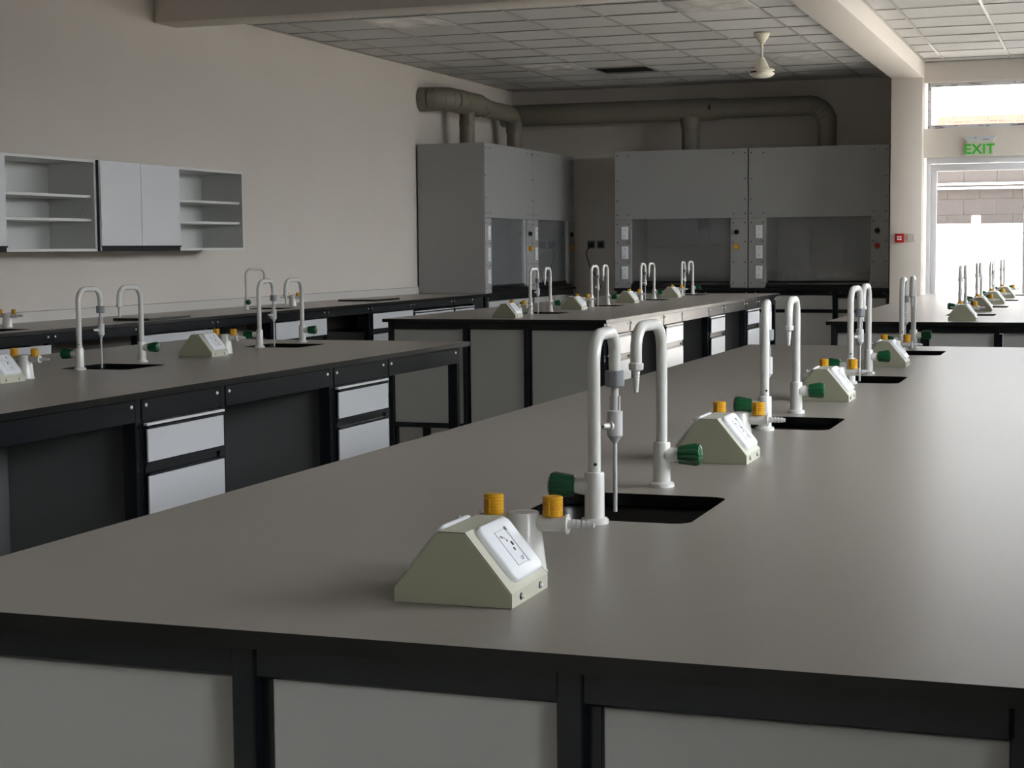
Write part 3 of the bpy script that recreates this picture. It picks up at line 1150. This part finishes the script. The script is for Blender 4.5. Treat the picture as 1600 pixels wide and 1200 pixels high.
cw = make_cabinet('pale cupboard with bright strip and split fronts, under the wall worktop end', 0.995, 0.55, strip=True, split=True)
cw.location = (WX - 0.028, 14.005, 0)
cw = make_cabinet('narrow pale cupboard with bright strip beside the dark end post of wall worktop', 0.56, 0.55, strip=True)
cw.location = (WX - 0.028, 15.0, 0)
place('sink', (-6.13, 11.82, 0), 0, 'black sink let into the wall worktop, below the lone swan-neck tap', 'black bench sinks')
place('sink', (-6.13, 8.33, 0), 0, 'black sink let into the wall worktop, beneath the first open wall cabinet', 'black bench sinks')
wt_ = make_tap('white swan-neck tap standing alone on the wall worktop', 'plain', 1)
wt_.location = (-6.22, 11.58, TOP)
wt_.rotation_euler = (0, 0, -0.75)
wt_['group'] = 'taps with serrated nozzles'
place('gas', (-6.22, 12.36, TOP), 0.2, 'white gas turret with yellow knobs on the wall worktop, beyond its tap', 'gas taps')
place('gas', (-6.28, 8.66, TOP), 0.2, 'white gas turret with yellow knobs on the wall worktop, below the open cabinet', 'gas taps')
for (x0, x1, a, b, txt) in ((-6.14, -5.87, 9.60, 10.13, 'flat grey board with dark edges lying on the wall worktop under the cabinets'),
                            (-6.35, -6.0, 13.50, 14.05, 'flat grey board with dark edges lying on the wall worktop by the fume cupboards')):
    t = thing('loose_board', txt, 'board', ((x0 + x1) / 2, (a + b) / 2, TOP))
    obj('core', B(-(x1 - x0) / 2, (x1 - x0) / 2, -(b - a) / 2, (b - a) / 2, 0.0, 0.016), 'core', t)
    obj('laminate', B(-(x1 - x0) / 2, (x1 - x0) / 2, -(b - a) / 2, (b - a) / 2, 0.016, 0.018), 'top', t)

# ------------------------------------------------------------------ wall cabinets
CZ0, CZ1, CX = 1.355, 1.95, -6.25


def cabinet_box(t, wd, back=True):
    th = 0.018
    D0 = XL + 0.004 - CX
    for (n, a) in (('side_panel', (D0, 0, 0, th, CZ0, CZ1)), ('side_panel', (D0, 0, wd - th, wd, CZ0, CZ1)),
                   ('bottom_panel', (D0, 0, th, wd - th, CZ0, CZ0 + th)), ('top_panel', (D0, 0, th, wd - th, CZ1 - th, CZ1)),
                   ('back_panel', (D0, D0 + 0.006, th, wd - th, CZ0 + th, CZ1 - th))):
        obj(n, B(*a, bev=0.0008, seg=1), 'cab', t)
    return D0, th


def open_cabinet(y, wd, txt):
    t = thing('wall_cabinet', txt, 'cabinet', (CX, y, 0), 0, 'wall cabinets')
    D0, th = cabinet_box(t, wd)
    for z in (1.720, 1.567):
        obj('shelf', B(D0 + 0.006, -0.025, th, wd - th, z - 0.018, z, bev=0.001, seg=1), 'cab', t)
    bm = new()
    for z in (1.63,):
        for x in (D0 + 0.06, -0.09):
            bolt(bm, (x, wd - th, z), (0, -1, 0), 0.003)
    o_ = obj('shelf_hole', bm, 'dark', t)
    o_['kind'] = 'stuff'


def door_cabinet(y, wd, txt):
    t = thing('wall_cabinet', txt, 'cabinet', (CX, y, 0), 0, 'wall cabinets')
    cabinet_box(t, wd)
    obj('edge_strip', B(0.0, 0.020, 0.001, 0.020, CZ0 + 0.002, CZ1, 0), 'frame', t)
    for (a, b) in ((0.022, wd / 2 - 0.002), (wd / 2 + 0.002, wd - 0.002)):
        d = obj('cabinet_door', B(0.001, 0.020, a, b, CZ0 + 0.036, CZ1 - 0.001, 0.001, seg=1), 'cabdoor', t)
        bm = new()
        box(bm, 0.001, 0.024, a, b, CZ0 + 0.025, CZ0 + 0.0355)
        box(bm, 0.001, 0.014, a, b, CZ0 - 0.002, CZ0 + 0.025)
        obj('door_handle', bm, 'matt', d)


door_cabinet(7.60, 1.02, 'closed grey two-door wall cabinet cut off by the picture edge')
open_cabinet(8.625, 0.985, 'white open wall cabinet with two shelves, next to the picture edge')
door_cabinet(9.615, 1.03, 'closed grey two-door wall cabinet with dark handle strips, between open ones')
open_cabinet(10.65, 0.97, 'white open wall cabinet with two shelves, at the end of the row')

# ------------------------------------------------------------------ fume cupboards
def make_hood(label):
    """front at y = 0 facing -y, x 0..1.5, standing at bench height"""
    t = thing('fume_cupboard', label, 'fume cupboard', (0, 0, 0), 0, 'fume cupboards')
    W, D, Z0, ZM, Z1 = 1.490, 0.720, TOP + 0.001, 1.655, 2.405
    P = 0.187
    for a in (0.0, W - 0.018):
        obj('side_panel', B(a, a + 0.018, 0.016, D, Z0, Z1, 0.001, seg=1), 'hood', t)
    obj('top_panel', B(0.018, W - 0.018, 0.016, D, Z1 - 0.018, Z1), 'hood', t)
    obj('fascia', B(0.001, W - 0.001, 0.0, 0.016, ZM + 0.002, Z1, 0.0012, seg=1), 'hood', t)
    obj('side_post', B(0.001, P, 0.0, 0.016, Z0, ZM - 0.001, 0.0012, seg=1), 'hood', t)
    obj('side_post', B(W - P, W - 0.001, 0.0, 0.016, Z0, ZM - 0.001, 0.0012, seg=1), 'hood', t)
    for a in (P - 0.018, W - P):
        obj('liner', B(a, a + 0.018, 0.016, D - 0.03, Z0 + 0.05, Z1 - 0.2), 'hoodin', t)
    obj('back_liner', B(0.018, W - 0.018, D - 0.03, D - 0.02, Z0, Z1 - 0.02), 'hoodin', t)
    for k in range(3):
        a = P + 0.02 + k * (W - 2 * P - 0.04) / 3
        b = P + 0.02 + (k + 1) * (W - 2 * P - 0.04) / 3 - 0.006
        obj('baffle', B(a, b, D - 0.09, D - 0.082, Z0 + 0.30, ZM + 0.2), 'hoodin', t)
    obj('baffle', B(P + 0.02, W - P - 0.02, D - 0.075, D - 0.067, Z0 + 0.10, Z0 + 0.29), 'hoodin', t)
    bm = new()
    box(bm, P + 0.0, W - P, 0.03, D - 0.1, Z0, Z0 + 0.022)
    obj('tray', bm, 'black', t)
    bm = new()
    box(bm, P + 0.001, W - P - 0.001, -0.012, 0.028, Z0, Z0 + 0.036, 0.004, seg=2)
    obj('sill', bm, 'black', t)
    obj('sash_pane', B(P + 0.001, W - P - 0.001, 0.036, 0.042, Z0 + 0.075, ZM + 0.1), 'sash', t)
    bm = new()
    box(bm, P + 0.02, W - P - 0.02, 0.028, 0.048, Z0 + 0.055, Z0 + 0.075, 0.003, seg=1)
    obj('sash_rail', bm, 'dark', t)
    for k, z in enumerate((1.507, 1.290, 1.070)):
        bm = new()
        m = Matrix.Translation((0.115, 0.0, z)) @ Matrix.Rotation(PI / 2, 4, 'X')
        slab(bm, m, 0.074, 0.140, 0.007, 0.004, round_=0.002)
        sp = obj('socket_plate', bm, 'white', t)
        bm = new()
        for zz in (-0.035, 0.035):
            for (dx, dz) in ((0, 0.010), (-0.011, -0.008), (0.011, -0.008)):
                box(bm, 0.115 + dx - 0.003, 0.115 + dx + 0.003, -0.008, -0.0068, z + zz + dz - 0.004, z + zz + dz + 0.004)
        obj('pin_hole', bm, 'grey', sp)
    xk = W - P + 0.068
    bm = new()
    turned(bm, (xk, 0.0, 1.505), (0, -1, 0), [(0, 0.027), (0.006, 0.027), (0.008, 0.022), (0.030, 0.020), (0.032, 0.004)], 20)
    obj('control_knob', bm, 'dark', t)
    bm = new()
    turned(bm, (xk, 0.0, 1.345), (0, -1, 0), [(0, 0.026), (0.012, 0.026), (0.014, 0.030), (0.034, 0.027), (0.036, 0.004)], 20, rad=lobes)
    obj('valve_knob', bm, 'brass', t)
    bm = new()
    for x in (0.03, P - 0.03, W - P + 0.03, W - 0.03):
        for z in (Z0 + 0.05, 1.18, 1.40, ZM - 0.05):
            bolt(bm, (x, 0.0, z), (0, -1, 0), 0.007)
        for z in (ZM + 0.05, Z1 - 0.05):
            bolt(bm, (x, 0.0, z), (0, -1, 0), 0.007)
    for x in (0.03, W - 0.03):
        for z in (1.86, 2.08):
            bolt(bm, (x, 0.0, z), (0, -1, 0), 0.007)
    o_ = obj('screw_heads', bm, 'dark', t)
    o_['kind'] = 'stuff'
    return t


h0 = make_hood('grey fume cupboard on the side wall, the one whose blank side is seen')
h0.location = (-5.87, 15.935, 0)
h0.rotation_euler = (0, 0, PI / 2)
dup(h0, (-5.87, 17.435, 0), PI / 2, 'grey fume cupboard on the side wall, pushed into the room corner')
dup(h0, (-5.165, 18.19, 0), 0, 'grey fume cupboard on the end wall, beside the dark corner')
h3 = dup(h0, (-3.664, 18.19, 0), 0, 'grey fume cupboard on the end wall, beside the cream column')

for ch in h3.children:
    if ch.name.startswith('valve_knob'):
        ch.data = ch.data.copy()
        ch.data.materials[0] = M['red']
        ch['label'] = 'red valve knob'
# benches carrying the fume cupboards (front towards +x, rotated for the end wall)
def hood_bench(label, wl, loc, rz, length, posts):
    t = thing('bench_frame', label, 'bench', loc, rz)
    for p in posts:
        lg = obj('leg', B(-0.05, 0.0, p - 0.022, p + 0.022, 0.012, TOP - 0.03, 0.003, seg=1), 'frame', t)
        obj('foot', B(-0.054, 0.004, p - 0.026, p + 0.026, 0, 0.012), 'dark', lg)
    for a, b in zip(posts[:-1], posts[1:]):
        rl = obj('apron_rail', B(-0.02, 0.002, a + 0.012, b - 0.012, TOP - 0.079, TOP - 0.03, 0.002, seg=1), 'frame', t)
        for y in (a + 0.05, b - 0.05):
            put('bolt', bme, rl, (0.002, y, TOP - 0.052))
    o_ = obj('worktop', B(-0.72, 0.03, 0.0, length, TOP - 0.029, TOP, 0.002, seg=1), 'black', None, loc, (0, 0, rz))
    tag(o_, wl, 'worktop')


hood_bench('dark steel frame under the fume cupboards of the side wall', 'black resin worktop under the fume cupboards of the side wall',
           (-5.88, 15.94, 0), 0, 3.0, [0.04, 1.48, 2.96])
hood_bench('dark steel frame under the fume cupboards of the end wall', 'black resin worktop under the fume cupboards of the end wall',
           (-5.165, 18.18, 0), -PI / 2, 3.06, [0.04, 0.98, 1.53, 2.44, 3.0])


def hood_unit(label, loc, rz, wd, zt=0.816):
    t = thing('base_cabinet', label, 'cabinet', loc, rz, 'cupboards under the fume cupboards')
    obj('carcass', B(-0.55, -0.002, 0.02, wd - 0.02, 0.09, zt, 0), 'carcass', t)
    obj('plinth', B(-0.55, -0.05, 0.03, wd - 0.03, 0.0, 0.09), 'dark', t)
    d = obj('drawer_front', B(0, 0.018, 0.006, wd - 0.006, 0.672, zt, 0.001, seg=1), 'panel', t)
    obj('handle_channel', B(0, 0.012, 0.006, wd - 0.006, 0.634, 0.671), 'frame', t)
    obj('cupboard_door', B(0, 0.018, 0.006, wd - 0.006, 0.11, 0.633, 0.001, seg=1), 'panel', t)


for i, (a, b) in enumerate(((0.065, 0.955), (1.005, 1.505), (1.555, 2.415), (2.465, 2.975))):
    hood_unit('grey cupboard under the end-wall fume cupboards, %s from the corner' % (ORD[i]), (-5.165 + a, 18.18, 0), -PI / 2, b - a, 0.818 if i < 3 else 0.79)
for i, (a, b) in enumerate(((0.07, 0.75), (0.77, 1.45), (1.51, 2.2), (2.22, 2.93))):
    hood_unit('grey cupboard under the side-wall fume cupboards, %s from the wall worktop' % (ORD[i]), (-5.88, 15.94 + a, 0), 0, b - a)

# ------------------------------------------------------------------ exhaust ducts
def elbow(bm, c, a, b, r, tr, n=4):
    """mitred elbow with raised seams"""
    pts = arc(c, a, b, r, 0, PI / 2, n)
    tube(bm, pts, tr, 22)
    for p0, p1, p2 in zip(pts, pts[1:], pts[2:]):
        d = (p2 - p0).normalized()
        turned(bm, p1 - d * 0.006, d, [(0, tr + 0.0005), (0.002, tr + 0.0025), (0.010, tr + 0.0025), (0.012, tr + 0.0005)], 22)


def pipe(bm, p0, p1, r):
    cyl(bm, p0, p1, r, n=26)


def collar(bm, p, d, r):
    turned(bm, Vector(p) - Vector(d) * 0.03, d, [(0, r + 0.0005), (0.002, r + 0.003), (0.058, r + 0.003), (0.06, r + 0.0005)], 26)


t = thing('exhaust_duct', 'grey-beige exhaust duct leaving the side wall above the fume cupboards', 'duct', (-6.38, 16.68, 2.405))
zd = 2.865 - 2.405
bm = new()
pipe(bm, (XL + 6.386, -0.60, zd), (-0.13, -0.60, zd), 0.120)
obj('wall_pipe', bm, 'duct', t)
bm = new()
elbow(bm, (-0.14, -0.42, zd), (0, -1, 0), (1, 0, 0), 0.18, 0.120)
obj('elbow', bm, 'duct', t)
bm = new()
pipe(bm, (0.04, -0.42, zd), (0.04, 0.30, zd), 0.120)
collar(bm, (0.04, -0.20, zd), (0, 1, 0), 0.120)
obj('main_pipe', bm, 'duct', t)
bm = new()
turned(bm, (0.04, 0.28, zd), (0, 1, 0), [(0, 0.122), (0.06, 0.122), (0.20, 0.098), (0.25, 0.098)], 26)
obj('reducer', bm, 'duct', t)
bm = new()
pipe(bm, (0.04, 0.50, zd - 0.015), (0.04, 1.33, zd - 0.015), 0.094)
obj('branch_pipe', bm, 'duct', t)
bm = new()
elbow(bm, (0.04, 1.32, zd - 0.215), (0, 0, 1), (0, 1, 0), 0.20, 0.094)
obj('elbow', bm, 'duct', t)
bm = new()
pipe(bm, (0.04, 1.52, zd - 0.21), (0.04, 1.52, 0.0), 0.086)
collar(bm, (0.04, 1.52, 0.031), (0, 0, 1), 0.086)
obj('drop_pipe', bm, 'duct', t)
bm = new()
pipe(bm, (0.04, 0.02, zd - 0.06), (0.04, 0.02, 0.0), 0.080)
collar(bm, (0.04, 0.02, 0.25), (0, 0, 1), 0.080)
collar(bm, (0.04, 0.02, 0.031), (0, 0, 1), 0.080)
obj('drop_pipe', bm, 'duct', t)

t = thing('exhaust_duct', 'grey-beige exhaust duct running along the end wall above the fume cupboards', 'duct', (-4.40, 18.55, 2.405))
bm = new()
pipe(bm, (XL + 4.406, 0, zd), (0.22, 0, zd), 0.122)
obj('main_pipe', bm, 'duct', t)
bm = new()
turned(bm, (0.20, 0, zd), (1, 0, 0), [(0, 0.126), (0.06, 0.126), (0.16, 0.112), (0.20, 0.112)], 26)
obj('reducer', bm, 'duct', t)
bm = new()
box(bm, 0.235, 0.262, -0.132, -0.118, zd - 0.02, zd + 0.035, 0.002, seg=1)
obj('label_tag', bm, 'dark', t)
bm = new()
pipe(bm, (0.36, 0, zd), (1.34, 0, zd), 0.108)
obj('branch_pipe', bm, 'duct', t)
bm = new()
elbow(bm, (1.32, 0, zd - 0.20), (0, 0, 1), (1, 0, 0), 0.20, 0.108, 5)
obj('elbow', bm, 'duct', t)
bm = new()
pipe(bm, (1.52, 0, zd - 0.19), (1.52, 0, 0.0), 0.100)
collar(bm, (1.52, 0, 0.031), (0, 0, 1), 0.100)
obj('drop_pipe', bm, 'duct', t)
bm = new()
pipe(bm, (0.01, 0, zd - 0.06), (0.01, 0, 0.0), 0.098)
turned(bm, (0.01, 0, zd - 0.09), (0, 0, -1), [(0, 0.125), (0.05, 0.112), (0.11, 0.104), (0.12, 0.099)], 26)
collar(bm, (0.01, 0, 0.031), (0, 0, 1), 0.098)
obj('drop_pipe', bm, 'duct', t)

# ------------------------------------------------------------------ small wall fittings
for (x, txt, plug) in ((-5.665, 'dark wall socket with a plug and hanging cable in the corner', True), (-5.55, 'dark empty wall socket in the corner beside the plugged one', False)):
    t = thing('wall_socket', txt, 'socket', (x, YB, 1.385))
    bm = new()
    box(bm, -0.045, 0.045, -0.012, 0.0, -0.045, 0.045, 0.004, seg=2)
    obj('plate', bm, 'carcass', t)
    obj('socket_insert', B(-0.028, 0.028, -0.016, -0.012, -0.03, 0.026, 0.003, seg=1), 'dark', t)
    if plug:
        c = thing('power_plug', 'black plug with drooping cable in the corner wall socket', 'plug', (x, YB - 0.016, 1.385))
        bm = new()
        box(bm, -0.024, 0.024, -0.04, 0.0, -0.03, 0.024, 0.008, seg=2)
        obj('plug_body', bm, 'dark', c)
        bm = new()
        tube(bm, [(-0.005, -0.03, -0.028), (-0.04, -0.04, -0.07), (-0.045, -0.04, -0.11), (-0.025, -0.035, -0.19), (0.0, -0.025, -0.27), (0.04, -0.02, -0.33), (0.09, -0.02, -0.40), (0.12, -0.02, -0.50)], 0.0055, 8)
        obj('cable', bm, 'dark', c)

t = thing('call_point', 'red fire alarm call point on the cream column', 'alarm', (-1.983, 17.50, 1.419))
bm = new()
box(bm, -0.047, 0.047, -0.032, 0.0, -0.046, 0.046, 0.006, seg=2)
obj('case', bm, 'red', t)
obj('window', B(-0.026, 0.026, -0.034, -0.032, -0.027, 0.027, 0.001, seg=1), 'red', t)
bm = new()
for sx in (-1, 1):
    for sz in (-1, 1):
        box(bm, sx * 0.0125 - 0.0095, sx * 0.0125 + 0.0095, -0.0352, -0.0338, sz * 0.012 - 0.0075, sz * 0.012 + 0.0075)
obj('emblem', bm, 'white', t)
t = thing('light_switch', 'cream double light switch on the column beside the red call point', 'switch', (-1.868, 17.50, 1.419))
bm = new()
box(bm, -0.05, 0.05, -0.009, 0.0, -0.043, 0.043, 0.003, seg=2)
obj('plate', bm, 'wall', t)
for sx in (-1, 1):
    obj('rocker', B(sx * 0.024 - 0.011, sx * 0.024 + 0.011, -0.013, -0.009, -0.02, 0.02, 0.002, seg=1), 'wall', t)

# exit sign over the door
t = thing('exit_sign', 'green EXIT sign under a grey housing above the glazed door', 'sign', (-1.222, YD, 2.40))
bm = new()
prism(bm, [(-0.155, 0.026), (-0.155, 0.006), (-0.12, -0.022), (0.12, -0.022), (0.155, 0.006), (0.155, 0.026)], -0.06, 0.0)
obj('housing', bm, 'cabdoor', t)
bm = new()
box(bm, -0.05, -0.028, -0.064, -0.06, 0.004, 0.012)
box(bm, 0.03, 0.09, -0.064, -0.06, -0.012, -0.006)
obj('indicator', bm, 'grey', t)
obj('sign_panel', B(-0.128, 0.128, -0.034, -0.028, -0.172, -0.022, 0.001, seg=1), 'exitpanel', t)
cu = bpy.data.curves.new('exit_letters', 'FONT')
cu.body = 'EXIT'
cu.size = 0.135
cu.align_x = 'CENTER'
cu.align_y = 'CENTER'
cu.extrude = 0.0015
cu.offset = 0.0035
cu.space_character = 1.08
tmp = bpy.data.objects.new('exit_letters', cu)
COL.objects.link(tmp)
bpy.context.view_layer.update()
me = bpy.data.meshes.new_from_object(tmp.evaluated_get(bpy.context.evaluated_depsgraph_get()))
bpy.data.objects.remove(tmp)
bpy.data.curves.remove(cu)
me.materials.clear()
me.materials.append(M['exitgreen'])
put('exit_letters', me, t, (0, -0.0355, -0.106), (PI / 2, 0, 0))
